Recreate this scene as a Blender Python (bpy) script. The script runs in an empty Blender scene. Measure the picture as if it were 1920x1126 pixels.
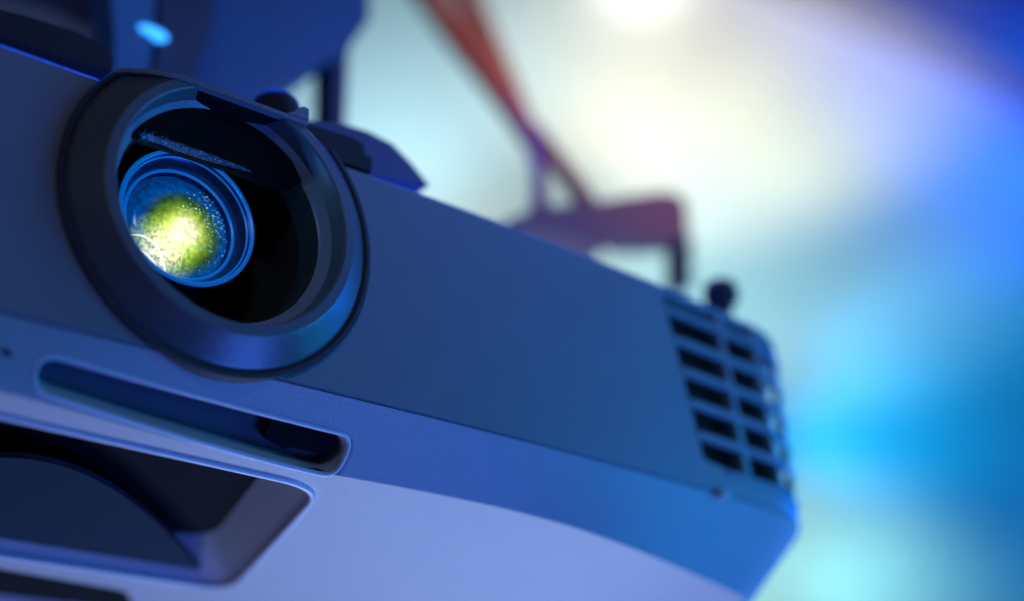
import bpy, bmesh, math, random
import numpy as np
from mathutils import Vector, Matrix

random.seed(4)
S = bpy.context.scene

# ------------------------------------------------------------------ camera
# world: X along the projector's front, Y into the projector, Z up; origin = centre of the lens ring
CR = np.array([[0.7706890254791502, -0.6354111791870861, -0.047865011961494744],
               [0.24237330822387881, 0.361785731022593, -0.9002034571634685],
               [0.5893162185674253, 0.682175723836993, 0.4328310020560744]])   # rows: right, down, forward
CC = np.array([-0.09065010963619416, -0.02695387189245203, 0.45289888679817464])
CPOS = -CR.T @ CC
FPX = 2700.0
cam = bpy.data.cameras.new('camera')
cam_o = bpy.data.objects.new('camera', cam)
S.collection.objects.link(cam_o)
m = Matrix.Identity(4)
for i in range(3):
    m[i][0] = CR[0][i]; m[i][1] = -CR[1][i]; m[i][2] = -CR[2][i]; m[i][3] = CPOS[i]
cam_o.matrix_world = m
cam.sensor_fit = 'HORIZONTAL'; cam.sensor_width = 36.0
cam.lens = FPX * 36.0 / 1920.0
cam.clip_start = 0.01; cam.clip_end = 100
cam.dof.use_dof = True
cam.dof.focus_distance = 0.462
cam.dof.aperture_fstop = 2.9
S.camera = cam_o

S.view_settings.view_transform = 'Standard'
S.view_settings.look = 'None'
S.view_settings.exposure = 0.0
S.view_settings.gamma = 1.0

W = bpy.data.worlds.new('World'); S.world = W; W.use_nodes = True
W.node_tree.nodes['Background'].inputs[0].default_value = (0.01, 0.05, 0.20, 1)
W.node_tree.nodes['Background'].inputs[1].default_value = 0.05


def ray(p):
    return CR.T @ np.array([(p[0] - 960) / FPX, (p[1] - 563) / FPX, 1.0])


def U(p, axis, val):                      # where the sight line meets X, Y or Z = val
    d = ray(p); return CPOS + d * (val - CPOS[axis]) / d[axis]


def A(p, depth):                          # point at a given depth from the camera
    return CPOS + ray(p) * depth


def lamp(name, kind, loc, target, col, power, size=0.3, size_y=None, spot=None, blend=1.0):
    l = bpy.data.lights.new(name, kind); o = bpy.data.objects.new(name, l)
    S.collection.objects.link(o)
    l.color = col; l.energy = power
    if kind == 'AREA':
        l.size = size
        if size_y: l.shape = 'RECTANGLE'; l.size_y = size_y
    else:
        l.shadow_soft_size = size
    if kind == 'SPOT':
        l.spot_size = math.radians(spot); l.spot_blend = blend
    o.location = loc
    d = Vector(target) - Vector(loc)
    o.rotation_euler = d.to_track_quat('-Z', 'Y').to_euler()
    return o


# the wall behind: a vertical plane whose top edge is the ceiling line at upper right
ZCEIL = 3.2
wn = -np.array([CR[2][0], CR[2][1], 0.0]); wn /= np.linalg.norm(wn)          # faces the projector
wdir = np.array([-wn[1], wn[0], 0.0])
wa = CPOS - wn * 3.1


def wall_pt(p):
    d = ray(p); t = np.dot(wa - CPOS, wn) / np.dot(d, wn); return CPOS + d * t




def wall_spot(name, p, col, power, spot, off=(0, 0), dist=1.2, blend=1.0, size=0.05):
    t = wall_pt(p); loc = wall_pt((p[0] + off[0], p[1] + off[1])) + wn * dist
    return lamp(name, 'SPOT', loc, t, col, power, size, spot=spot, blend=blend)


LAMPS = {}
def L(name, rgb):                          # colour and power from one RGB power
    k = max(max(rgb), 1e-6); return tuple(c / k for c in rgb), k


PW = {                                     # RGB power of each lamp
    'arm_warm': (25, 14, 12),
    'beam_wash': (1, 3, 75),
    'lamp_back_top': (0, 8, 115),
    'lamp_below': (2.4, 3.7, 6.8),
    'lamp_below_left': (0.22, 0.23, 0.55),
    'lamp_front_left': (0.42, 0.55, 0.95),
    'lamp_front_top': (0.1, 0.13, 0.62),
    'lamp_low_front': (0.2, 0.62, 3.9),
    'lamp_right': (0, 1.2, 9),
    'lamp_right_front': (0.0, 0.62, 1.6),
    'wash_blue_a': (0, 2, 6),
    'wash_blue_b': (0, 1.5, 24),
    'wash_cyan_a': (0, 7.5, 16),
    'wash_cyan_b': (0, 8.5, 17),
    'wash_left': (25, 45, 53),
    'wash_low_a': (9, 17, 14),
    'wash_low_b': (2, 7.7, 8),
    'wash_mid': (0, 1, 3),
    'wash_pale_a': (30, 37, 30),
    'wash_pale_b': (18, 32, 30),
    'wash_teal': (0, 0.5, 4),
    'wash_warm_a': (31, 29, 21.5),
    'wash_warm_b': (33, 30, 21),
    'wash_fill': (0, 25, 66),
    'wash_warm_c': (18, 15.5, 6.5),
}
# end of lamp powers
# added lamps that shape the light on the projector, no visible fixtures
POS = dict(
    lamp_below=((0.62, 0.66, -0.72), (0.10, 0.06, -0.07), 0.5),
    lamp_right_front=((0.62, -0.25, -0.06), (0.12, 0.0, -0.02), 0.22),
    lamp_front_top=((0.34, -0.13, 0.34), (0.12, 0.0, 0.03), 0.15),
    lamp_front_left=((-0.52, -0.85, 0.32), (0.0, 0.0, 0.0), 0.16),
    lamp_right=((1.30, 0.20, 0.20), (0.25, 0.05, 0.0), 0.4),
    lamp_low_front=((0.55, -0.30, -0.70), (0.10, 0.0, -0.05), 0.4),
)
for n_, (a_, b_, c_) in POS.items():
    if n_ in PW or not PW:
        lamp(n_, 'AREA', a_, b_, *L(n_, PW.get(n_, (1, 1, 1))), c_)
if 'lamp_below_left' in PW:
    lamp('lamp_below_left', 'AREA', (-0.10, 0.30, -0.62), (0.0, 0.02, -0.06), *L('x', PW['lamp_below_left']), 0.12)  # added lamp, no visible fixture
if 'lamp_back_top' in PW or not PW:
    lamp('lamp_back_top', 'SPOT', (0.20, 0.30, 1.0), (0.16, -0.02, 0.03), *L('lamp_back_top', PW.get('lamp_back_top', (1, 1, 1))), 0.12, spot=34)  # added lamp, no visible fixture
if 'arm_warm' in PW or not PW:
    lamp('arm_warm', 'SPOT', (0.30, -0.35, 0.80), tuple(U((1040, 260), 1, 0.34)), *L('arm_warm', PW.get('arm_warm', (1, 1, 1))), 0.06, spot=44)
WPOS = dict(                               # added spots for the wall's light pools: aim, cone, place of the lamp along the wall, distance from the wall
    wash_warm_a=((1190, 30), 54, (950, 560), 0.75),
    wash_warm_b=((1380, 190), 56, (1080, 620), 0.75),
    wash_warm_c=((1560, 190), 40, (1150, 560), 0.75),
    wash_pale_a=((950, 370), 60, (900, 900), 0.8),
    wash_pale_b=((1450, 500), 56, (1050, 850), 0.7),
    wash_left=((740, 150), 50, (500, 700), 0.8),
    wash_cyan_a=((1700, 630), 34, (1250, 760), 0.38),
    wash_cyan_b=((1620, 820), 44, (1300, 820), 0.40),
    wash_low_a=((1490, 1060), 50, (1200, 1000), 0.6),
    wash_low_b=((1680, 1110), 42, (1300, 1060), 0.40),
    wash_blue_a=((1860, 240), 44, (2300, 150), 0.6),
    wash_blue_b=((1890, 400), 40, (2300, 400), 0.6),
    wash_mid=((1830, 610), 38, (2250, 620), 0.6),
    wash_teal=((1900, 980), 50, (2300, 1000), 0.7),
    wash_fill=((1650, 650), 75, (2500, 700), 1.8),
    beam_wash=((1800, 40), 50, (2200, 700), 0.9),
)
for n_, (a_, b_, c_, d_) in WPOS.items():
    if n_ in PW or not PW:
        wall_spot(n_, a_, *L(n_, PW.get(n_, (1, 1, 1))), b_, off=(c_[0] - a_[0], c_[1] - a_[1]), dist=d_)

# ------------------------------------------------------------------ helpers
C = S.collection


def mat(name, col, rough=0.5, metal=0.0, bump=0.0, bscale=900.0, var=0.0, spec=0.5, coat=0.0, sheen=0.0):
    M = bpy.data.materials.new(name); M.use_nodes = True
    nt = M.node_tree; b = nt.nodes['Principled BSDF']
    b.inputs['Base Color'].default_value = (*col, 1)
    b.inputs['Roughness'].default_value = rough
    b.inputs['Metallic'].default_value = metal
    b.inputs['Specular IOR Level'].default_value = spec
    b.inputs['Coat Weight'].default_value = coat
    tc = nt.nodes.new('ShaderNodeTexCoord')
    if bump:
        n = nt.nodes.new('ShaderNodeTexNoise'); n.inputs['Scale'].default_value = bscale
        n.inputs['Detail'].default_value = 2
        bp = nt.nodes.new('ShaderNodeBump'); bp.inputs['Strength'].default_value = bump
        bp.inputs['Distance'].default_value = 0.00035
        nt.links.new(tc.outputs['Object'], n.inputs['Vector'])
        nt.links.new(n.outputs['Fac'], bp.inputs['Height'])
        nt.links.new(bp.outputs['Normal'], b.inputs['Normal'])
    if var:
        n2 = nt.nodes.new('ShaderNodeTexNoise'); n2.inputs['Scale'].default_value = 45
        n2.inputs['Detail'].default_value = 5
        mx = nt.nodes.new('ShaderNodeMix'); mx.data_type = 'RGBA'
        mx.inputs[6].default_value = (*[c * (1 - var) for c in col], 1)
        mx.inputs[7].default_value = (*[min(1, c * (1 + var)) for c in col], 1)
        nt.links.new(tc.outputs['Object'], n2.inputs['Vector'])
        nt.links.new(n2.outputs['Fac'], mx.inputs[0])
        nt.links.new(mx.outputs[2], b.inputs['Base Color'])
        mr = nt.nodes.new('ShaderNodeMapRange')
        mr.inputs[3].default_value = max(0, rough - 0.08); mr.inputs[4].default_value = rough + 0.08
        nt.links.new(n2.outputs['Fac'], mr.inputs[0])
        nt.links.new(mr.outputs[0], b.inputs['Roughness'])
    return M


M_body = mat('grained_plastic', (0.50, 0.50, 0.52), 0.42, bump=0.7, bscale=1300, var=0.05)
M_panel = mat('front_plastic', (0.30, 0.31, 0.33), 0.5, bump=0.8, bscale=1300, var=0.06)  # body plastic darkened to put the front's shade into its colour
M_ring = mat('bezel_plastic', (0.15, 0.15, 0.155), 0.30, spec=0.9, bump=0.25, bscale=1800, var=0.06)
M_crest = mat('crest_plastic', (0.20, 0.21, 0.22), 0.4, bump=0.25, bscale=1800, var=0.06)
M_step = mat('step_plastic', (0.34, 0.36, 0.38), 0.25, bump=0.25, bscale=1800, var=0.06)
M_black = mat('black_plastic', (0.012, 0.012, 0.013), 0.45, bump=0.2, var=0.2)
M_dark = mat('dark_plastic', (0.035, 0.035, 0.04), 0.5, bump=0.2, var=0.1)
M_slot = mat('slot_plastic', (0.09, 0.12, 0.15), 0.7, spec=0.2, bump=0.2, var=0.1)
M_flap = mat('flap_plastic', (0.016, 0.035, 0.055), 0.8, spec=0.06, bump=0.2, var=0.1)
M_rubber = mat('rubber', (0.045, 0.034, 0.03), 0.75, bump=0.3, bscale=700)
M_barrel = mat('barrel_metal', (0.03, 0.08, 0.24), 0.28, metal=0.3, var=0.1)
M_liner = mat('matt_black_liner', (0.016, 0.016, 0.018), 0.95, spec=0.05, bump=0.2, var=0.2)  # black of knob and roof; also stands for shade in the recesses
M_cavity = mat('cavity_black', (0.045, 0.042, 0.03), 0.8, spec=0.2, bump=0.2)
M_lipring = mat('lip_plastic', (0.07, 0.07, 0.075), 0.6, spec=0.3, bump=0.2)
M_vent = mat('vent_brown', (0.035, 0.026, 0.022), 0.95, spec=0.05, bump=0.2, var=0.3)
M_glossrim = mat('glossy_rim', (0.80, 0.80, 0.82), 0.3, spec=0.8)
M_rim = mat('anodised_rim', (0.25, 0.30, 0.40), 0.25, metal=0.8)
bd_ = M_rim.node_tree.nodes['Principled BSDF']     # blue edge glow put into the rings as emission
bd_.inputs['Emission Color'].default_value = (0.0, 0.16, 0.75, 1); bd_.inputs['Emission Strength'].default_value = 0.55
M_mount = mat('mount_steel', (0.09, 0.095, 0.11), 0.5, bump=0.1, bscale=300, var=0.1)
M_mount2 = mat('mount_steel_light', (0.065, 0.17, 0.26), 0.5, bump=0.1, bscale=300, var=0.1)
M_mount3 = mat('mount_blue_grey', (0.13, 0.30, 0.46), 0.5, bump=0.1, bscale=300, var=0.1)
M_red = mat('red_brown_paint', (0.34, 0.145, 0.14), 0.5, bump=0.1, bscale=300, var=0.1)
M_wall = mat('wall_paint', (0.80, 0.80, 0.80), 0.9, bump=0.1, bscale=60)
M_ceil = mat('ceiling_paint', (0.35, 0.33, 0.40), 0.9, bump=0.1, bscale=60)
M_bluepanel = mat('blue_panel', (0.02, 0.14, 0.40), 0.8, bump=0.1, bscale=60)


def mesh(name, V, F, M, parent=None, smooth=True, angle=None):
    me = bpy.data.meshes.new(name)
    me.from_pydata([tuple(map(float, v)) for v in V], [], [tuple(map(int, f)) for f in F])
    me.materials.append(M)
    if smooth:
        me.polygons.foreach_set('use_smooth', [True] * len(me.polygons))
        if angle: me.set_sharp_from_angle(angle=math.radians(angle))
    me.update()
    o = bpy.data.objects.new(name, me); C.objects.link(o)
    if parent: o.parent = parent
    return o


def bm_obj(name, bm, M, parent=None, angle=35, bevel=0.0, seg=2):
    if bevel:
        bmesh.ops.bevel(bm, geom=[e for e in bm.edges if e.is_manifold and e.calc_face_angle(0) > 0.5], offset=bevel,
                        segments=seg, profile=0.5, affect='EDGES', clamp_overlap=True)
    bmesh.ops.recalc_face_normals(bm, faces=bm.faces[:])
    me = bpy.data.meshes.new(name); bm.to_mesh(me); bm.free()
    me.materials.append(M)
    me.polygons.foreach_set('use_smooth', [True] * len(me.polygons))
    me.set_sharp_from_angle(angle=math.radians(angle))
    o = bpy.data.objects.new(name, me); C.objects.link(o)
    if parent: o.parent = parent
    return o


def grid(P, keep=None):
    """P: (nu, nv, 3) -> verts, quads"""
    nu, nv = P.shape[:2]
    idx = np.arange(nu * nv).reshape(nu, nv)
    F = np.stack([idx[:-1, :-1], idx[1:, :-1], idx[1:, 1:], idx[:-1, 1:]], -1).reshape(-1, 4)
    if keep is not None: F = F[keep.reshape(-1)]
    return P.reshape(-1, 3), F


def lathe(name, prof, cx, cz, M, parent, n=128, y0=0.0, cutz=None, angle=40):
    """profile of (r, h): h is measured towards the viewer (-Y) from y0"""
    bm = bmesh.new(); rows = []
    for r, h in prof:
        rows.append([bm.verts.new((cx + r * math.cos(2 * math.pi * k / n), y0 - h, cz + r * math.sin(2 * math.pi * k / n))) for k in range(n)] if r > 1e-7
                    else [bm.verts.new((cx, y0 - h, cz))])
    for a, b in zip(rows[:-1], rows[1:]):
        for k in range(n):
            k2 = (k + 1) % n
            if len(a) == 1: bm.faces.new((a[0], b[k2], b[k]))
            elif len(b) == 1: bm.faces.new((a[k], a[k2], b[0]))
            else: bm.faces.new((a[k], a[k2], b[k2], b[k]))
    if cutz is not None:
        bmesh.ops.bisect_plane(bm, geom=bm.verts[:] + bm.edges[:] + bm.faces[:], plane_co=(0, 0, cutz), plane_no=(0, 0, 1), clear_outer=True)
    return bm_obj(name, bm, M, parent, angle)


def prism(name, pts, y, depth, M, parent, bevel=0.0, world=False):
    """outline (photo sight lines met with the plane Y = y, or (x, z) pairs) with real thickness along Y"""
    bm = bmesh.new()
    q = [(p[0], p[1]) if world else tuple(U(p, 1, y)[[0, 2]]) for p in pts]
    a = [bm.verts.new((x, y, z)) for x, z in q]; b = [bm.verts.new((x, y + depth, z)) for x, z in q]
    bm.faces.new(a); bm.faces.new(b[::-1])
    for i in range(len(q)):
        j = (i + 1) % len(q); bm.faces.new((a[j], a[i], b[i], b[j]))
    return bm_obj(name, bm, M, parent, 35, bevel)


def box(name, x0, x1, y0, y1, z0, z1, M, parent, bevel=0.001):
    bm = bmesh.new(); bmesh.ops.create_cube(bm, size=1)
    for v in bm.verts:
        v.co = ((x0 + x1) / 2 + v.co.x * (x1 - x0), (y0 + y1) / 2 + v.co.y * (y1 - y0), (z0 + z1) / 2 + v.co.z * (z1 - z0))
    return bm_obj(name, bm, M, parent, 35, bevel)


def tube(name, pts, rad, M, parent, n=16):
    bm = bmesh.new(); rows = []
    pts = [Vector(p) for p in pts]
    if not hasattr(rad, '__len__'): rad = [rad] * len(pts)
    for i, p in enumerate(pts):
        d = (pts[min(i + 1, len(pts) - 1)] - pts[max(i - 1, 0)]).normalized()
        s = d.orthogonal().normalized() if i == 0 else (s - d * s.dot(d)).normalized()
        t = d.cross(s)
        rows.append([bm.verts.new(p + (s * math.cos(2 * math.pi * k / n) + t * math.sin(2 * math.pi * k / n)) * rad[i]) for k in range(n)])
    for a, b in zip(rows[:-1], rows[1:]):
        for k in range(n): bm.faces.new((a[k], a[(k + 1) % n], b[(k + 1) % n], b[k]))
    bm.faces.new(rows[0][::-1]); bm.faces.new(rows[-1])
    return bm_obj(name, bm, M, parent, 40)


def thing(name, label, cat, loc=(0, 0, 0)):
    o = bpy.data.objects.new(name, None); C.objects.link(o)
    o['label'] = label; o['category'] = cat
    o.empty_display_size = 0.05
    return o


def sstep(x): x = np.clip(x, 0, 1); return x * x * (3 - 2 * x)


def sd_poly(X, Y, poly):                  # signed distance to a polygon, negative inside
    d = np.full(X.shape, 1e9); ins = np.zeros(X.shape, bool)
    n = len(poly)
    for i in range(n):
        ax, ay = poly[i]; bx, by = poly[(i + 1) % n]
        ex, ey = bx - ax, by - ay
        t = np.clip(((X - ax) * ex + (Y - ay) * ey) / (ex * ex + ey * ey), 0, 1)
        d = np.minimum(d, np.hypot(X - ax - t * ex, Y - ay - t * ey))
        c = ((ay > Y) != (by > Y)) & (X < (bx - ax) * (Y - ay) / ((by - ay) if by != ay else 1e-12) + ax)
        ins ^= c
    return np.where(ins, -d, d)


# ------------------------------------------------------------------ setting: wall and ceiling behind
def slab(name, pts, thick_dir, M, kind='structure'):
    bm = bmesh.new()
    a = [bm.verts.new(tuple(p)) for p in pts]; b = [bm.verts.new(tuple(np.array(p) + thick_dir)) for p in pts]
    n = len(pts); bm.faces.new(a); bm.faces.new(b[::-1])
    for i in range(n): bm.faces.new((a[(i + 1) % n], a[i], b[i], b[(i + 1) % n]))
    o = bm_obj(name, bm, M); o['kind'] = kind
    return o


L0, L1 = wa - wdir * 6, wa + wdir * 6
zf = -2.4
slab('wall_back', [(L0[0], L0[1], zf), (L1[0], L1[1], zf), (L1[0], L1[1], ZCEIL), (L0[0], L0[1], ZCEIL)], -wn * 0.1, M_wall)
c0, c1 = L0 + wn * 9, L1 + wn * 9
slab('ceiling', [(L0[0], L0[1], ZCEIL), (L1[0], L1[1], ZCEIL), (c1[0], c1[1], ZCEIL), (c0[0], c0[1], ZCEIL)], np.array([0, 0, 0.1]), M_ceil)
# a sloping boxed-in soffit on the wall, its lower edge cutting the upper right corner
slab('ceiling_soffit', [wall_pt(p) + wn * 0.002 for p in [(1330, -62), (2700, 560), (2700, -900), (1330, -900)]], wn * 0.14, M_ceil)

# ------------------------------------------------------------------ projector
PJ = thing('projector', 'ceiling-hung projector with glowing round lens and slotted vent at its corner', 'projector')
ZT, ZS = 0.0345, -0.051       # chassis edge (up) and seam to the cover (down)
CH = 0.019                    # chamfer
ZV = ZS - CH                  # cover plane
YB = 0.30
XC = 0.261; RC = 0.058


def yf(x): return 0.22 * np.clip(x - 0.06, 0, None) ** 2


# plan curve by arc length: points and outward normals
pl = [];
for t in np.linspace(math.pi / 2, 0, 24): pl.append((-0.10 - 0.02 * math.sin(t), 0.02 - 0.02 * math.cos(t), -math.sin(t), -math.cos(t)))
for x in np.arange(-0.0994, XC, 0.0006):
    g = 0.44 * max(0, x - 0.06); k = math.hypot(1, g); pl.append((x, float(yf(x)), g / k, -1 / k))
g0 = math.atan(0.44 * (XC - 0.06)); cx_, cy_ = XC - RC * math.sin(g0), float(yf(XC)) + RC * math.cos(g0)
for t in np.linspace(g0, math.pi / 2, 150): pl.append((cx_ + RC * math.sin(t), cy_ - RC * math.cos(t), math.sin(t), -math.cos(t)))
PLf = np.array(pl)
side_r = [(pl[-1][0], y, 1, 0) for y in np.linspace(pl[-1][1] + 0.01, YB, 12)]
side_l = [(pl[0][0], y, -1, 0) for y in np.linspace(YB, pl[0][1] + 0.01, 12)]
PL = np.array(side_l + pl + side_r)
ARC = np.concatenate([[0], np.cumsum(np.hypot(*np.diff(PL[:, :2], axis=0).T))])
ARC -= ARC[np.argmin(np.abs(PL[:, 0]) + np.abs(PL[:, 1]))]        # arc length = X near the lens


def on_plan(u):
    return np.array([np.interp(u, ARC, PL[:, k]) for k in range(4)])


def surf(u, z, out=0.0):
    x, y, nx, ny = on_plan(u); return (x + nx * out, y + ny * out, z)


# --- vent outline in (arc length, z)
def vent_left(z): return 0.2035 + (0.0285 - z) * 0.225
def vent_bot(u): return -0.0375 - 0.10 * np.clip(u - 0.216, 0, None)
VT, VR = 0.0305, 0.346
# --- front panel (wraps round the sides)
zz = np.arange(ZT - 0.0022, ZS - 1e-6, -0.0006)
rows = [(0.0030, ZT + 0.0), (0.0018, ZT - 0.0003), (0.0008, ZT - 0.0009), (0.0002, ZT - 0.0016)] + [(0.0, z) for z in zz] + [(0.0, ZS + 0.0005), (0.0004, ZS), (0.0022, ZS - 0.0001)]
off = np.array([r[0] for r in rows]); zr = np.array([r[1] for r in rows])
Ug = np.repeat(ARC[:, None], len(rows), 1); Zg = np.repeat(zr[None], len(ARC), 0)
dv = np.maximum.reduce([vent_left(Zg) - Ug, Zg - VT, vent_bot(Ug) - Zg, Ug - VR])
O = off[None] + 0.013 * sstep(0.35 - dv / 0.0014)
P = np.stack([PL[:, None, 0] - PL[:, None, 2] * O, PL[:, None, 1] - PL[:, None, 3] * O, Zg], -1)
rc = np.hypot((P[:-1, :-1, 0] + P[1:, 1:, 0]) / 2, (P[:-1, :-1, 2] + P[1:, 1:, 2]) / 2)
keep = ~((rc < 0.0515) & (P[:-1, :-1, 1] < 0.02))
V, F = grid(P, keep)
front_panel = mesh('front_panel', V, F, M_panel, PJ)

# --- slide slot on the chamfer, recesses in the cover: depth fields
r2 = math.sqrt(2)
BU = [-0.13, -0.06, -0.01, 0.04, 0.09, 0.136, 0.17, 0.2135, 0.25, 0.28, 0.36]     # how far the cover's edge lies behind the front
BC = [0.0045, 0.0072, 0.0155, 0.0195, 0.0168, 0.0145, 0.0120, 0.0140, 0.0200, 0.0260, 0.0280]
HC = [0.019, 0.019, 0.019, 0.019, 0.019, 0.0200, 0.0235, 0.0280, 0.0300, 0.0310, 0.0310]   # and how far below the seam


def band_h(u):
    u = np.asarray(u, float); return sum(np.interp(u + k, BU, HC) for k in np.linspace(-0.022, 0.022, 15)) / 15


def band_c(u):                             # smooth interpolation
    u = np.asarray(u, float); return sum(np.interp(u + k, BU, BC) for k in np.linspace(-0.022, 0.022, 15)) / 15


def band_pt(x, f, dep=0.0):                # point on the band: f = 0 at the seam, 1 at the cover's edge; dep = inwards
    return np.array([x, float(yf(x)) + float(band_c(x)) * f + dep / r2, ZS - CH * f + dep / r2])


def on_band(p):                            # sight line to (x, f)
    lo, hi = -0.4, 1.8
    for _ in range(50):
        f = (lo + hi) / 2; q = U(p, 2, ZS - CH * f)
        if q[1] > float(yf(q[0])) + float(band_c(q[0])) * f: lo = f
        else: hi = f
    return float(q[0]), f


BW = 0.0245
up = [on_band(p) for p in [(95, 668), (300, 730), (520, 790), (635, 811)]]
dn = [on_band(p) for p in [(95, 735), (300, 806), (520, 866), (625, 884)]]
SX0, SX1 = on_band((72, 690))[0], on_band((648, 842))[0]
pu = np.polyfit([a for a, b in up], [b for a, b in up], 1); pd = np.polyfit([a for a, b in dn], [b for a, b in dn], 1)


def slot_mid(x): return 0.5 * (np.polyval(pu, x) + np.polyval(pd, x))
def slot_half(x): return 0.5 * (np.polyval(pd, x) - np.polyval(pu, x))


def smax(a, b, k): h = np.clip(0.5 + 0.5 * (a - b) / k, 0, 1); return b + (a - b) * h + k * h * (1 - h)


def slot_field(X, T):
    d1 = (np.abs(T - slot_mid(X)) - slot_half(X)) * BW
    return smax(d1, np.maximum(SX0 - X, X - SX1), 0.006)


tt = np.linspace(0.0, 1.0, 62)
rowsC = [(0.0022, ZS - 0.0004), (0.0004, ZS - 0.0005)]
CO = band_c(ARC)
Tg = np.repeat(tt[None], len(ARC), 0); Ug = np.repeat(ARC[:, None], len(tt), 1)
sf = slot_field(Ug, Tg)
D = 0.0020 * sstep((0.0022 - sf) / 0.0036) + 0.0085 * sstep((0.0 - sf) / 0.0014)
nin = np.stack([-PL[:, 2], -PL[:, 3], np.zeros(len(PL))], -1)[:, None, :]
OF = CO[:, None] * tt[None]; ZZ = ZS - 0.0006 - band_h(ARC)[:, None] * Tg
OF = np.concatenate([np.repeat([[r[0] for r in rowsC]], len(ARC), 0), OF], 1); ZZ = np.concatenate([np.repeat([[r[1] for r in rowsC]], len(ARC), 0), ZZ], 1)
D = np.concatenate([np.zeros((len(ARC), 2)), D], 1)
P = np.stack([PL[:, None, 0] + nin[..., 0] * OF, PL[:, None, 1] + nin[..., 1] * OF, ZZ], -1)
P = P + D[..., None] * (nin + np.array([0, 0, 1.0])) / r2
V1, F1 = grid(P)
# cover plane: columns from the band's edge to the back
ZVc = ZS - 0.0006 - CH
COf = CO[len(side_l):len(side_l) + len(PLf)]
edge = np.stack([PLf[:, 0] - PLf[:, 2] * COf, PLf[:, 1] - PLf[:, 3] * COf], -1)
fy = np.concatenate([np.linspace(0, 0.66, 420), np.linspace(0.68, 1, 10)])
X = np.repeat(edge[:, None, 0], len(fy), 1); Y = edge[:, None, 1] + (YB - 0.001 - edge[:, None, 1]) * fy[None]


def half(X, Y, a, b, inside):             # signed distance to a line, negative on the inside
    d = np.array(b[:2]) - np.array(a[:2]); d /= np.linalg.norm(d); n = np.array([-d[1], d[0]])
    if (inside[0] - a[0]) * n[0] + (inside[1] - a[1]) * n[1] > 0: n = -n
    return (X - a[0]) * n[0] + (Y - a[1]) * n[1]


ra, rb = U((588, 925), 2, ZVc), U((440, 1090), 2, ZVc)
MIDR = (0.02, 0.08)
dE = half(X, Y, ra, rb, MIDR)
dR = smax(smax(half(X, Y, (-0.0534, 0.0245), (0.05, 0.0315), MIDR), dE, 0.016), half(X, Y, U((0, 1036), 2, ZVc), U((400, 1098), 2, ZVc), MIDR), 0.020)
dR = smax(dR, -0.085 - X, 0.01)
r2a, r2b, r2c = U((0, 1066), 2, ZVc), U((235, 1107), 2, ZVc), U((255, 1150), 2, ZVc)
M2 = (0.03, 0.21)
dR2 = smax(smax(half(X, Y, r2a, r2b, M2), half(X, Y, r2b, r2c, M2), 0.005), -0.085 - X, 0.01)
dR2 = smax(dR2, Y - 0.235, 0.006)
D = 0.030 * np.clip((0.0010 - dR) / 0.024, 0, 1) ** 1.1
D += 0.012 * sstep((0.0004 - dR2) / 0.0025) - 0.0003 * np.exp(-((dR - 0.0014) / 0.0013) ** 2)
bulge = 0.0012 * np.exp(-((Y - edge[:, None, 1]) / 0.012))         # soft roll towards the chamfer edge
P = np.stack([X, Y, ZS - 0.0006 - np.repeat(band_h(ARC[len(side_l):len(side_l) + len(PLf)])[:, None], len(fy), 1) + D], -1)
V2, F2 = grid(P)
bm = bmesh.new()
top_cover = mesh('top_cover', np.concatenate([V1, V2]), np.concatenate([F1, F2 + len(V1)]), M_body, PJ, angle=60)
# soften the chamfer edge by welding the two sheets
bmw = bmesh.new(); bmw.from_mesh(top_cover.data); bmesh.ops.remove_doubles(bmw, verts=bmw.verts[:], dist=2e-5); bmesh.ops.recalc_face_normals(bmw, faces=bmw.faces[:])
bmw.to_mesh(top_cover.data); bmw.free(); top_cover.data.set_sharp_from_angle(angle=math.radians(50))

# --- base plate (upper side, hung upwards) and rear wall
bm = bmesh.new()
ring = [bm.verts.new((x - nx * 0.003, y - ny * 0.003, ZT)) for x, y, nx, ny in PL[::4]]
bm.faces.new(ring)
bm_obj('base_plate', bm, M_body, PJ)
box('rear_panel', -0.118, PLf[-1, 0] - 0.002, YB - 0.003, YB + 0.002, ZVc + 0.001, ZT, M_panel, PJ)

# --- vent: dark sheet standing for the shade inside, slats, posts


def strip(name, u0, u1, z0, z1, out, thick, M, n=None, slant=0.0):
    """a bar bent along the plan curve, u0..u1 in arc length"""
    n = n or max(2, int((u1 - u0) / 0.004)); bm = bmesh.new(); rows = []
    b = min(0.0009, (z1 - z0) * 0.25)
    for i in range(n + 1):
        u = u0 + (u1 - u0) * i / n
        prof = [(z0 + b, out), (z1 - b, out), (z1, out - b), (z1, out - thick), (z0, out - thick), (z0, out - b)]
        rows.append([bm.verts.new(surf(u + slant * (0.0 - z), z, o)) for z, o in prof])
    for a, c in zip(rows[:-1], rows[1:]):
        for k in range(6): bm.faces.new((a[k], a[(k + 1) % 6], c[(k + 1) % 6], c[k]))
    bm.faces.new(rows[0]); bm.faces.new(rows[-1][::-1])
    return bm_obj(name, bm, M, PJ, 50)


strip('vent_backing', 0.198, VR + 0.004, -0.0505, 0.031, -0.0065, 0.0012, M_vent)
pitch = 0.0131; z_mid0 = 0.0247
for k in range(6):                                      # bars between the slot rows
    zc = z_mid0 - 0.0005 - k * pitch
    h = 0.0016 if k else 0.0013
    if k == 0: zc = 0.0236
    u0 = float(vent_left(zc)) - 0.0005
    if k == 5: u0 = 0.232
    strip('slat', u0, VR, zc - h, zc + h, 0.0008, 0.0028, M_panel)
for u in (0.2420, 0.2665, 0.2890):
    strip('vent_post', u - 0.0017, u + 0.0017, float(vent_bot(u)) - 0.001, VT + 0.0006, 0.0001, 0.0026, M_panel, 2, slant=0.12)

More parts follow.
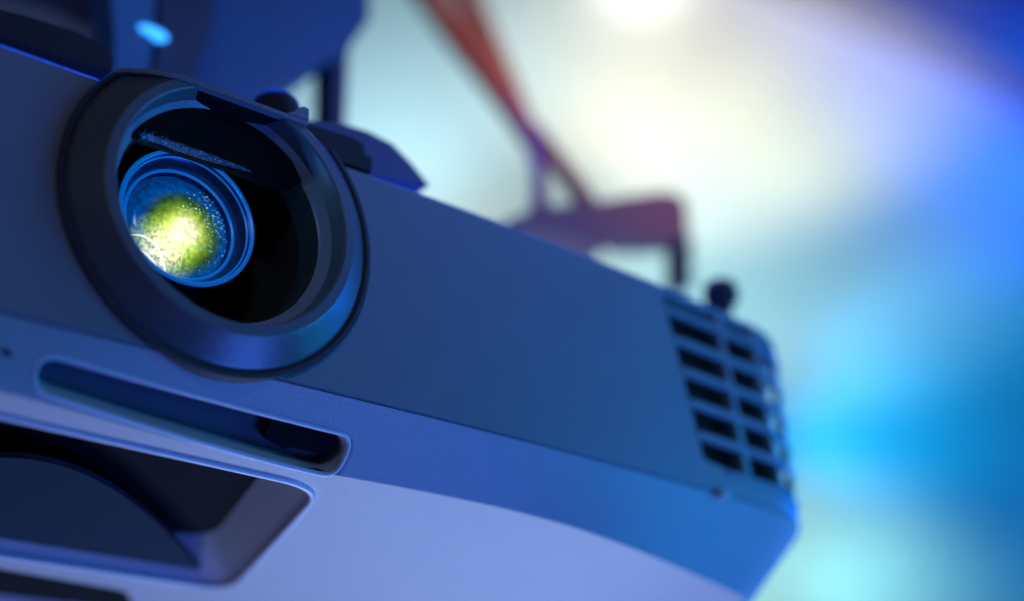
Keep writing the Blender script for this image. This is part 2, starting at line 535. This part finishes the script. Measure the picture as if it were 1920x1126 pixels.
# --- lens bezel: a cone rising to a crest, then the inner wall and a bright step
R0 = 0.055
CUT = ZT + 0.0022
lathe('bezel_lip', [(R0, -0.004), (R0, 0.0010), (0.992 * R0, 0.0016), (0.968 * R0, 0.0017), (0.957 * R0, 0.0009), (0.945 * R0, 0.0009)], 0, 0, M_lipring, PJ, 160, cutz=CUT)
lathe('lens_bezel', [(0.950 * R0, -0.001), (0.945 * R0, 0.0010), (0.938 * R0, 0.0016), (0.925 * R0, 0.0022), (0.88 * R0, 0.0044), (0.84 * R0, 0.0063), (0.805 * R0, 0.0080), (0.796 * R0, 0.0084)], 0, 0, M_ring, PJ, 160, cutz=CUT)
lathe('bezel_crest', [(0.796 * R0, 0.0084), (0.790 * R0, 0.0086), (0.735 * R0, 0.0088), (0.728 * R0, 0.0085), (0.725 * R0, 0.0080)], 0, 0, M_crest, PJ, 160, cutz=CUT, angle=15)
lathe('bezel_wall', [(0.725 * R0, 0.0080), (0.720 * R0, 0.0070), (0.706 * R0, 0.0020)], 0, 0, M_ring, PJ, 160, cutz=CUT)
lathe('inner_step', [(0.706 * R0, 0.0020), (0.700 * R0, 0.0016), (0.662 * R0, -0.0010), (0.652 * R0, -0.0014)], 0, 0, M_step, PJ, 160, cutz=CUT, angle=15)
lathe('lens_cavity', [(0.652 * R0, -0.0014), (0.645 * R0, -0.004), (0.62 * R0, -0.026), (0.60 * R0, -0.030), (0.2 * R0, -0.031)], 0, 0, M_cavity, PJ, 128, cutz=CUT + 0.003)

# --- lens barrel, offset upwards by the lens shift
LY = 0.012
lc = U((354.5, 407.8), 1, LY); LX, LZ = float(lc[0]), float(lc[2])
LB = lathe('lens_barrel', [(0.0236, -0.018), (0.0236, -0.001), (0.0228, -0.0012), (0.0212, -0.0030), (0.0196, -0.0060), (0.0188, -0.0062), (0.0178, -0.010), (0.0168, -0.0102), (0.0155, -0.016), (0.0140, -0.022), (0.0125, -0.034)],
           LX, LZ, M_barrel, PJ, 128, y0=LY)


def torus(name, r, w, y, M, parent, squash=1.0):
    return lathe(name, [(r + w * math.cos(a), w * squash * math.sin(a)) for a in np.linspace(0, 2 * math.pi, 13)], LX, LZ, M, parent, 128, y0=y, angle=80)


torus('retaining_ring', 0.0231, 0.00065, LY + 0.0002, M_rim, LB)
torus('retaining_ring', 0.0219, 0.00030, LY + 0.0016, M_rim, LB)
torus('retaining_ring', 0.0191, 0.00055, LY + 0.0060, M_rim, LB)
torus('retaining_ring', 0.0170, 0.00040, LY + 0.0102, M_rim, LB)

# glowing element: a convex lens lit from inside by the projector's lamp
ML = bpy.data.materials.new('lit_lens'); ML.use_nodes = True
nt = ML.node_tree; nd = nt.nodes; lk = nt.links
b = nd['Principled BSDF']; b.inputs['Base Color'].default_value = (0.005, 0.01, 0.02, 1); b.inputs['Roughness'].default_value = 0.12
geo = nd.new('ShaderNodeTexCoord')


def dist_node(c):
    v = nd.new('ShaderNodeVectorMath'); v.operation = 'DISTANCE'; v.inputs[1].default_value = c
    lk.new(geo.outputs['Object'], v.inputs[0]); return v.outputs['Value']


def ramp(src, stops, fmin, fmax):
    mr = nd.new('ShaderNodeMapRange'); mr.inputs[1].default_value = fmin; mr.inputs[2].default_value = fmax
    lk.new(src, mr.inputs[0])
    r = nd.new('ShaderNodeValToRGB'); e = r.color_ramp.elements
    e[0].position, e[0].color = stops[0][0], (*stops[0][1], 1)
    e[1].position, e[1].color = stops[-1][0], (*stops[-1][1], 1)
    for p_, c_ in stops[1:-1]:
        n_ = e.new(p_); n_.color = (*c_, 1)
    lk.new(mr.outputs[0], r.inputs[0]); return r.outputs[0]


EY = LY + 0.0092                                          # plane of the element's rim
core = U((340, 438), 1, EY - 0.003); core2 = U((298, 470), 1, EY + 0.001)
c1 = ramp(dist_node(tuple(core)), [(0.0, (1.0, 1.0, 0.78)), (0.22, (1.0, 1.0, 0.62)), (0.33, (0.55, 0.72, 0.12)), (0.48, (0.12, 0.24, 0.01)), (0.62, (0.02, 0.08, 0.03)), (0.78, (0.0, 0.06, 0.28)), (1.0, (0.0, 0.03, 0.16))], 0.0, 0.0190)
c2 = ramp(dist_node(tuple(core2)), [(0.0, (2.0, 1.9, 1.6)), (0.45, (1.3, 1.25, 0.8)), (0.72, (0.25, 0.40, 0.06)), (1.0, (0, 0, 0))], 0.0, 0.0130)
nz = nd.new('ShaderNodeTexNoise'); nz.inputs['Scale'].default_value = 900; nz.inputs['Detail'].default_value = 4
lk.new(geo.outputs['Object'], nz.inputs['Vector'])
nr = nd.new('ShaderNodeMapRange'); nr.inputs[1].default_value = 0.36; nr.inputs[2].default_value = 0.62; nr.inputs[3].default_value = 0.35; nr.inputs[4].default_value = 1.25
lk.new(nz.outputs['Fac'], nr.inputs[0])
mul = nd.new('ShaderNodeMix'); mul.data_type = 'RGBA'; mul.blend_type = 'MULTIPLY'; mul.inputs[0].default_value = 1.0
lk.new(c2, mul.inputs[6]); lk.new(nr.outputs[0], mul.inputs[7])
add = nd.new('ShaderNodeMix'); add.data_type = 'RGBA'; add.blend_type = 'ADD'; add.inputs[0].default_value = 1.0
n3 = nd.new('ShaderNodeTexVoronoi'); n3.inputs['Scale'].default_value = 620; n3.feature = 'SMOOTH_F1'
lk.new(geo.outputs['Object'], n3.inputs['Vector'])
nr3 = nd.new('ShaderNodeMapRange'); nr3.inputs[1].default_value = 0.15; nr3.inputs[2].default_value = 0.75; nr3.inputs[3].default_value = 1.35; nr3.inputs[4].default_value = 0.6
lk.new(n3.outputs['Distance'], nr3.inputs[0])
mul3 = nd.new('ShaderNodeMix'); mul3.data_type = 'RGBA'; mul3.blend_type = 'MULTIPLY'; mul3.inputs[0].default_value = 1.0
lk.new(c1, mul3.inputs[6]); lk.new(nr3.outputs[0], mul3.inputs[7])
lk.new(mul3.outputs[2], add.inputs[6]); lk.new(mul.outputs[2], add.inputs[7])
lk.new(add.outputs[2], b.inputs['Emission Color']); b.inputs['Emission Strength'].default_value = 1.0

ER = 0.0184; DH = 0.0056
prof = [(ER * math.sin(t), DH * (math.cos(t))) for t in np.linspace(math.pi / 2, 0, 28)]
prof[-1] = (0, prof[-1][1])
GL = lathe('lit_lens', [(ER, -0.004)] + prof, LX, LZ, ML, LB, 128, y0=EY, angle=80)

# dust on the lens: tiny bright grains
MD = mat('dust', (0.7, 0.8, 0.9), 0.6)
bd = MD.node_tree.nodes['Principled BSDF']            # emission stands in for lamp light scattered by the grains
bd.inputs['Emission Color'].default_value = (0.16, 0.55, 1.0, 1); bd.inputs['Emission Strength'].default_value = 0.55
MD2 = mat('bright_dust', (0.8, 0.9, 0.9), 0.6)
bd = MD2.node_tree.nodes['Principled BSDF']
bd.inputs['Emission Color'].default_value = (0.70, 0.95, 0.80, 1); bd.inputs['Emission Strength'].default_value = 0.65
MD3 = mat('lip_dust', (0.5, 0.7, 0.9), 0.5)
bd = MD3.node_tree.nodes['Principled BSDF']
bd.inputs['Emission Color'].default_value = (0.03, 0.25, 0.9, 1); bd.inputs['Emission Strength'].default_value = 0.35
ico = bmesh.new(); bmesh.ops.create_icosphere(ico, subdivisions=1, radius=1.0)
iv = [v.co.copy() for v in ico.verts]; iff = [[v.index for v in f.verts] for f in ico.faces]; ico.free()


def dome_h(x, z): return DH * math.sqrt(max(0.0, 1 - (x * x + z * z) / ER ** 2))


def on_dome(p, lift=0.0003):
    y = EY - 0.004
    for _ in range(12):
        q = U(p, 1, y); y = EY - dome_h(q[0] - LX, q[2] - LZ) - lift
    return U(p, 1, y)


for M_, cnt, sp in ((MD, 240, (402, 420, 34, 56)), (MD2, 90, (372, 405, 44, 34))):
    Vd, Fd = [], []
    for k in range(cnt):
        p = (random.gauss(sp[0], sp[2] * 0.62), random.gauss(sp[1], sp[3] * 0.62))
        q = on_dome(p, 0.00005)
        if math.hypot(q[0] - LX, q[2] - LZ) > ER * 0.97: continue
        sz = random.uniform(0.00007, 0.00026) * (1.0 if random.random() < 0.85 else 1.6)
        base = len(Vd)
        for v in iv: Vd.append((q[0] + v.x * sz, q[1] + v.y * sz * 0.5, q[2] + v.z * sz))
        for f in iff: Fd.append([i + base for i in f])
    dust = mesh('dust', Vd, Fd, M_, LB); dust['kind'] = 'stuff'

# glowing grains imitating the reflection streak along the shutter's lip
Vd, Fd = [], []
for k in range(260):
    t = random.betavariate(1.3, 2.2); p = (258 + 225 * t + random.gauss(0, 2), 250 + 76 * t + random.gauss(0, 1) * 5.5 * (1 - 0.5 * t))
    q = U(p, 1, -0.0024); sz = random.uniform(0.00005, 0.00015); base = len(Vd)
    for v in iv: Vd.append((q[0] + v.x * sz, q[1] + v.y * sz, q[2] + v.z * sz))
    for f in iff: Fd.append([i + base for i in f])
LIPDUST = (Vd, Fd)

# glowing tubes on the dome imitating reflections in the glass
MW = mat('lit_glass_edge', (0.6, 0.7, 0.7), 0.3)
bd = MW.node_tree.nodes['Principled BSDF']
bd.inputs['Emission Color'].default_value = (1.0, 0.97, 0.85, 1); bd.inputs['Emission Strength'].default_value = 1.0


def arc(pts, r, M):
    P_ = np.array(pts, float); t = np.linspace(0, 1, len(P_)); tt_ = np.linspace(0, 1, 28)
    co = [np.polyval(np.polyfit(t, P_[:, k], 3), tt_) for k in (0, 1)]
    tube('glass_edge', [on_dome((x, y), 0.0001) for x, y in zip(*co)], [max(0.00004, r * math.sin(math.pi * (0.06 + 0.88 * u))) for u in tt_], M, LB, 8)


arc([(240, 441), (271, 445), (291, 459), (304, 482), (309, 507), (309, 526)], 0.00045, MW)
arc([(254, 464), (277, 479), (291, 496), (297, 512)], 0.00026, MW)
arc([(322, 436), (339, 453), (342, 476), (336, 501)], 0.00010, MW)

# front glass: thin clear meniscus over the barrel
MG = bpy.data.materials.new('coated_glass'); MG.use_nodes = True
nt = MG.node_tree; nt.nodes.remove(nt.nodes['Principled BSDF'])
tr = nt.nodes.new('ShaderNodeBsdfTransparent'); gl = nt.nodes.new('ShaderNodeBsdfGlossy'); mx = nt.nodes.new('ShaderNodeMixShader')
gl.inputs['Roughness'].default_value = 0.06; gl.inputs['Color'].default_value = (0.5, 0.7, 1.0, 1)
fr = nt.nodes.new('ShaderNodeFresnel'); fr.inputs['IOR'].default_value = 1.25
nt.links.new(fr.outputs[0], mx.inputs[0]); nt.links.new(tr.outputs[0], mx.inputs[1]); nt.links.new(gl.outputs[0], mx.inputs[2])
nt.links.new(mx.outputs[0], nt.nodes['Material Output'].inputs[0])
gp = [(0.0187 * math.sin(t), 0.0030 * math.cos(t)) for t in np.linspace(math.pi / 2, 0, 20)]; gp[-1] = (0, gp[-1][1])
lathe('front_glass', gp, LX, LZ, MG, LB, 96, y0=LY + 0.0030, angle=80)
# added blue point light, hidden behind the bezel, to brighten the cavity
lp = U((330, 450), 1, LY + 0.001)
lamp('lens_glow', 'POINT', (-0.0325, 0.0105, -0.013), (0, 0, 0), (0.02, 0.27, 1.0), 0.035, 0.0008)

# --- lens shutter door tucked into the top of the opening, with a glossy lower lip
MS = mat('shutter_black', (0.010, 0.010, 0.012), 0.7, bump=0.3, bscale=1800, var=0.2, spec=0.15)
MSL = mat('shutter_lip', (0.05, 0.08, 0.13), 0.3, bump=1.0, bscale=2600, var=0.4, spec=0.8)
prism('lens_shutter', [(225, 150), (250, 258), (330, 285), (430, 318), (500, 345), (548, 352), (556, 345), (566, 340), (556, 318), (530, 262), (430, 200)], 0.0000, 0.0022, MS, PJ, 0.0005)
a, b2 = U((262, 252), 1, -0.0008), U((470, 322), 1, -0.0008)
LIP = tube('shutter_lip', [a + (b2 - a) * t for t in np.linspace(0, 1, 12)], [0.0003 + 0.0011 * math.sin(math.pi * min(1, 0.06 + t * 0.94)) for t in np.linspace(0, 1, 12)], MSL, PJ)

dust = mesh('dust', *LIPDUST, MD3, LIP); dust['kind'] = 'stuff'  # not dust: glowing grains imitating the lip's reflection streak

# --- edge strip along the base plate over the ring, ending in a small upturned tab
def edge_pt(p, y): return U(p, 1, y)
e0, e1 = U((-60, 78), 1, 0.0), U((548, 270), 1, -0.0085)
bm = bmesh.new()
pts = [(-0.0400, -0.0010), (-0.0365, -0.0038), (-0.0300, -0.0072), (-0.0225, -0.0098), (0.0245, -0.0098), (0.0245, -0.0070), (-0.0220, -0.0070), (-0.0290, -0.0045), (-0.0355, -0.0014), (-0.0385, 0.0010)]
a_ = [bm.verts.new((x, y, CUT + 0.0003)) for x, y in pts]; b_ = [bm.verts.new((x, y, CUT + 0.0018)) for x, y in pts]
bm.faces.new(a_); bm.faces.new(b_[::-1])
for i in range(len(pts)): j = (i + 1) % len(pts); bm.faces.new((a_[j], a_[i], b_[i], b_[j]))
bm_obj('edge_strip', bm, M_panel, PJ, 35, 0.0004)
prism('strip_tab', [(0.0165, CUT + 0.0022), (0.0245, CUT + 0.0022), (0.0245, CUT + 0.0066), (0.0225, CUT + 0.0070), (0.0205, CUT + 0.0055), (0.019, CUT + 0.0035)], -0.0098, 0.0028, M_panel, PJ, 0.0004, world=True)
box('cavity_roof', -0.0215, 0.0250, -0.0071, 0.020, CUT + 0.0002, CUT + 0.0012, M_liner, PJ, 0.0003)
# --- black foot latch right of the tab
prism('foot_latch', [(556, 238), (575, 232), (660, 258), (682, 272), (684, 290), (697, 296), (697, 322), (640, 303), (552, 268)], 0.001, 0.012, M_rubber, PJ, 0.0008)
M_hump = mat('hump_plastic', (0.06, 0.12, 0.20), 0.45, bump=0.3)
prism('base_hump', [(560, 225), (640, 232), (690, 247), (735, 270), (770, 305), (805, 348), (700, 330), (560, 270)], 0.03, 0.03, M_hump, PJ, 0.002)


def foot(name, px, y, r, h):
    c = U(px, 1, y)
    bm = bmesh.new(); rows = []
    prof = [(r * 0.55, -h), (r * 0.55, -h * 0.45), (r * 0.9, -h * 0.42), (r, -h * 0.2), (r, h * 0.25), (r * 0.93, h * 0.6), (r * 0.7, h * 0.86), (r * 0.35, h), (0.0004, h * 1.02)]
    n = 40
    for rr, z in prof:
        rows.append([bm.verts.new((c[0] + rr * (1 + (0.03 if (k % 4 < 2 and rr > r * 0.85) else 0)) * math.cos(2 * math.pi * k / n), c[1] + rr * math.sin(2 * math.pi * k / n), c[2] + z)) for k in range(n)])
    for a_, b_ in zip(rows[:-1], rows[1:]):
        for k in range(n): bm.faces.new((a_[k], a_[(k + 1) % n], b_[(k + 1) % n], b_[k]))
    bm.faces.new(rows[0][::-1]); bm.faces.new(rows[-1])
    return bm_obj(name, bm, M_rubber, PJ, 45)


foot('foot', (517, 218), 0.018, 0.0085, 0.0085)
foot('foot', (1352, 556), 0.05, 0.0085, 0.0085)

# --- slide knob inside the slot
kx0, kx1 = on_band((515, 800))[0], SX1 - 0.002
bm = bmesh.new()
prof = [(kx0, -0.98), (kx1 - 0.002, -0.98), (kx1, -0.5), (kx1 - 0.001, -0.1), (kx1 - 0.0035, 0.30), (kx0 + 0.010, 0.34), (kx0 + 0.008, 0.52), (kx0 - 0.0005, 0.22)]
prof = [(x, float(slot_mid(x) + v * slot_half(x))) for x, v in prof]
a_ = [bm.verts.new(band_pt(x, t, 0.0030)) for x, t in prof]; b_ = [bm.verts.new(band_pt(x, t, 0.0098)) for x, t in prof]
bm.faces.new(a_); bm.faces.new(b_[::-1])
for i in range(len(prof)): j = (i + 1) % len(prof); bm.faces.new((a_[j], a_[i], b_[i], b_[j]))
bm_obj('slide_knob', bm, M_liner, PJ, 35, 0.0005)
# small dark sensor hole left of the slot
q = on_band((10, 664)); cc = band_pt(q[0], q[1], 0.0)
tube('sensor_window', [cc + np.array([0, 1, 1]) / r2 * 0.003, cc - np.array([0, 1, 1]) / r2 * 0.0003], 0.0017, M_black, PJ)
# --- pale tubes that put edge highlights round the slot and the recess
def loop_tube(name, pts, r, M, n=10):
    bm = bmesh.new(); rows = []; P_ = [Vector(p) for p in pts]; N = len(P_)
    up_ = Vector((0, -0.5, -0.85))
    for i in range(N):
        d = (P_[(i + 1) % N] - P_[i - 1]).normalized(); a = d.cross(up_).normalized(); b = a.cross(d).normalized()
        rows.append([bm.verts.new(P_[i] + (a * math.cos(2 * math.pi * k / n) + b * math.sin(2 * math.pi * k / n)) * r) for k in range(n)])
    for i in range(N):
        A_, B_ = rows[i], rows[(i + 1) % N]
        for k in range(n): bm.faces.new((A_[k], A_[(k + 1) % n], B_[(k + 1) % n], B_[k]))
    return bm_obj(name, bm, M, PJ, 80)


def find(fn, c, d, lim):                    # where a field reaches zero along a direction
    lo, hi = 0.0, lim
    for _ in range(40):
        m_ = (lo + hi) / 2
        if fn(c[0] + d[0] * m_, c[1] + d[1] * m_) < 0: lo = m_
        else: hi = m_
    return c[0] + d[0] * lo, c[1] + d[1] * lo


def rec_field(x, y):
    x, y = np.float64(x), np.float64(y)
    d = smax(smax(half(x, y, (-0.0534, 0.0245), (0.05, 0.0315), MIDR), half(x, y, ra, rb, MIDR), 0.016), half(x, y, U((0, 1036), 2, ZVc), U((400, 1098), 2, ZVc), MIDR), 0.020)
    return float(smax(d, -0.085 - x, 0.01)) - 0.0010


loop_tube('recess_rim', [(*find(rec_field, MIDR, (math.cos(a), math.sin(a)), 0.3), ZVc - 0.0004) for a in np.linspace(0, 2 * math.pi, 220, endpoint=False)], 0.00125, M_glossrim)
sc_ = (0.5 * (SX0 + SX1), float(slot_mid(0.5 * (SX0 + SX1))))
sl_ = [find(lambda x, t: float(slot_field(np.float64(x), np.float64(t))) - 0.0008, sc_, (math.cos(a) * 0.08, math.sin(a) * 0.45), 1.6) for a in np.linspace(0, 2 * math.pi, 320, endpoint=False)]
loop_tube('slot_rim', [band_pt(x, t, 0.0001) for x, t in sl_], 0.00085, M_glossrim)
# small bright clip on the seam near the corner
q = U((1362, 914), 1, 0.012)
box('seam_clip', 0.2235, 0.2290, 0.0030, 0.009, ZS - 0.0022, ZS + 0.0012, M_body, PJ, 0.0006)
# --- black sheets for the recesses' shade, navy plate for the lit floor


def plate(name, pts, z, th, M):
    bm = bmesh.new(); q = [U(p, 2, z)[:2] for p in pts]
    a = [bm.verts.new((x, y, z)) for x, y in q]; b = [bm.verts.new((x, y, z + th)) for x, y in q]
    bm.faces.new(a); bm.faces.new(b[::-1])
    for i in range(len(q)): j = (i + 1) % len(q); bm.faces.new((a[j], a[i], b[i], b[j]))
    return bm_obj(name, bm, M, PJ, 35, 0.0006)


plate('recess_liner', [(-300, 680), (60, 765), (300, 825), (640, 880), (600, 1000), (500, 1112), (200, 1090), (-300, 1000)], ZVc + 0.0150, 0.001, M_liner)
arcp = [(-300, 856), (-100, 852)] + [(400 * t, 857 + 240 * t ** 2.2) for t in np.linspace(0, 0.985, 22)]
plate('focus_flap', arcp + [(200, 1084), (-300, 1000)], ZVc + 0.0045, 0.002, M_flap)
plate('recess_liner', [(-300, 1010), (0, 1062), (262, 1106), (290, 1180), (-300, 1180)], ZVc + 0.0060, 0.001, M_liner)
# dark strip that puts the slide slot's shade into colour
bm = bmesh.new()
xs = np.linspace(SX0 + 0.001, SX1 - 0.001, 24)
prof = [(x, float(slot_mid(x) - 0.95 * slot_half(x))) for x in xs] + [(x, float(slot_mid(x) + 0.95 * slot_half(x))) for x in xs[::-1]]
a_ = [bm.verts.new(band_pt(x, t, 0.0070)) for x, t in prof]; b_ = [bm.verts.new(band_pt(x, t, 0.0080)) for x, t in prof]
n_ = len(xs)
for i in range(n_ - 1):
    k0, k1, k2, k3 = i, i + 1, 2 * n_ - 2 - i, 2 * n_ - 1 - i
    bm.faces.new((a_[k0], a_[k1], a_[k2], a_[k3])); bm.faces.new((b_[k3], b_[k2], b_[k1], b_[k0]))
for i in range(len(prof)): j = (i + 1) % len(prof); bm.faces.new((a_[j], a_[i], b_[i], b_[j]))
bm_obj('slot_liner', bm, M_slot, PJ, 35)

# ------------------------------------------------------------------ mount behind the lens, upper left
CM = thing('ceiling_mount', 'dark steel mount block above the lens with a small blue light', 'mount')
YM = 0.16
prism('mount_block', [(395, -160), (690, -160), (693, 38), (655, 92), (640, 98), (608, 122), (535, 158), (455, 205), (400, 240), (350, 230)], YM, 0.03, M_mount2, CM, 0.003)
prism('mount_leg', [(628, 80), (655, 80), (648, 240), (628, 240)], YM + 0.01, 0.02, M_mount, CM, 0.001)
prism('mount_column', [(300, -160), (420, -160), (395, 60), (330, 240), (250, 220), (300, 100)], YM - 0.03, 0.025, M_mount, CM, 0.003)
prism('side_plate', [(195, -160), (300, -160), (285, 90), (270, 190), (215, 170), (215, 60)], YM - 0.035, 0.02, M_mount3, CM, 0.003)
prism('top_rail', [(-80, -160), (210, -160), (205, 70), (100, 20), (-80, -30)], YM + 0.06, 0.05, M_mount, CM, 0.003)
prism('base_bar', [(-140, -15), (40, 28), (150, 62), (200, 88), (213, 110), (212, 132), (120, 108), (-140, 20)], 0.055, 0.05, M_rubber, CM, 0.004)
ME = bpy.data.materials.new('blue_light'); ME.use_nodes = True
bb = ME.node_tree.nodes['Principled BSDF']; bb.inputs['Emission Color'].default_value = (0.03, 0.33, 1.0, 1); bb.inputs['Emission Strength'].default_value = 2.2
lm = A((285, 63), 0.60); 
bm = bmesh.new(); bmesh.ops.create_uvsphere(bm, u_segments=20, v_segments=12, radius=1.0)
for v in bm.verts: v.co = Vector(U((285, 63), 1, YM - 0.034)) + Vector((v.co.x * 0.0075, v.co.y * 0.003, v.co.z * 0.0026))
bm_obj('status_light', bm, ME, CM, 80)  # small glowing blue ellipsoid

# ------------------------------------------------------------------ red-brown bracket arm behind the top edge
RA = thing('support_arm', 'blurred red-brown forked arm standing on a bracket behind the projector', 'bracket')
YR = 0.185
tube('arm', [U(p, 1, y) for p, y in [((770, -60), 0.444), ((850, 60), 0.372), ((925, 165), 0.300), ((975, 235), 0.243), ((1010, 280), 0.214)]], [0.0129, 0.0112, 0.0077, 0.0065, 0.0073], M_red, RA)
tube('arm', [U(p, 1, y) for p, y in [((850, -60), 0.473), ((905, 60), 0.394), ((955, 165), 0.307), ((985, 235), 0.250), ((1020, 285), 0.214)]], [0.0129, 0.0103, 0.0077, 0.0065, 0.0073], M_red, RA)
tube('leg', [U(p, 1, y) for p, y in [((995, 245), 0.235), ((1008, 300), 0.207), ((1012, 350), 0.196), ((1010, 410), 0.192)]], [0.0060, 0.0052, 0.0048, 0.0060], M_red, RA)
tube('leg', [U(p, 1, y) for p, y in [((1000, 245), 0.235), ((1045, 305), 0.207), ((1080, 350), 0.196), ((1110, 400), 0.192)]], [0.0060, 0.0062, 0.0060, 0.0075], M_red, RA)
prism('bracket_body', [(955, 410), (1010, 388), (1120, 378), (1235, 358), (1275, 362), (1290, 385), (1292, 450), (1240, 452), (1200, 450), (1165, 436), (1150, 440), (1140, 468), (1060, 440), (960, 420)], YR, 0.022, M_red, RA, 0.004)
prism('support_post', [(1278, 445), (1297, 440), (1297, 540), (1280, 540)], YR + 0.005, 0.015, M_mount, RA, 0.001)

# ------------------------------------------------------------------ ceiling lamp and lights on the wall
MLp = bpy.data.materials.new('lamp_glass'); MLp.use_nodes = True
bl = MLp.node_tree.nodes['Principled BSDF']; bl.inputs['Emission Color'].default_value = (1, 0.97, 0.86, 1); bl.inputs['Emission Strength'].default_value = 4.5
CLP = thing('wall_lamp', 'bright white lamp glowing on the pale wall at the top edge', 'lamp')
lw = wall_pt((1200, -40))
bm = bmesh.new(); bmesh.ops.create_uvsphere(bm, u_segments=32, v_segments=16, radius=0.07)
for v in bm.verts: v.co = Vector(lw + wn * 0.10) + v.co
bm_obj('globe', bm, MLp, CLP, 80)
tube('wall_stem', [lw + wn * 0.002, lw + wn * 0.05], 0.03, M_mount, CLP)
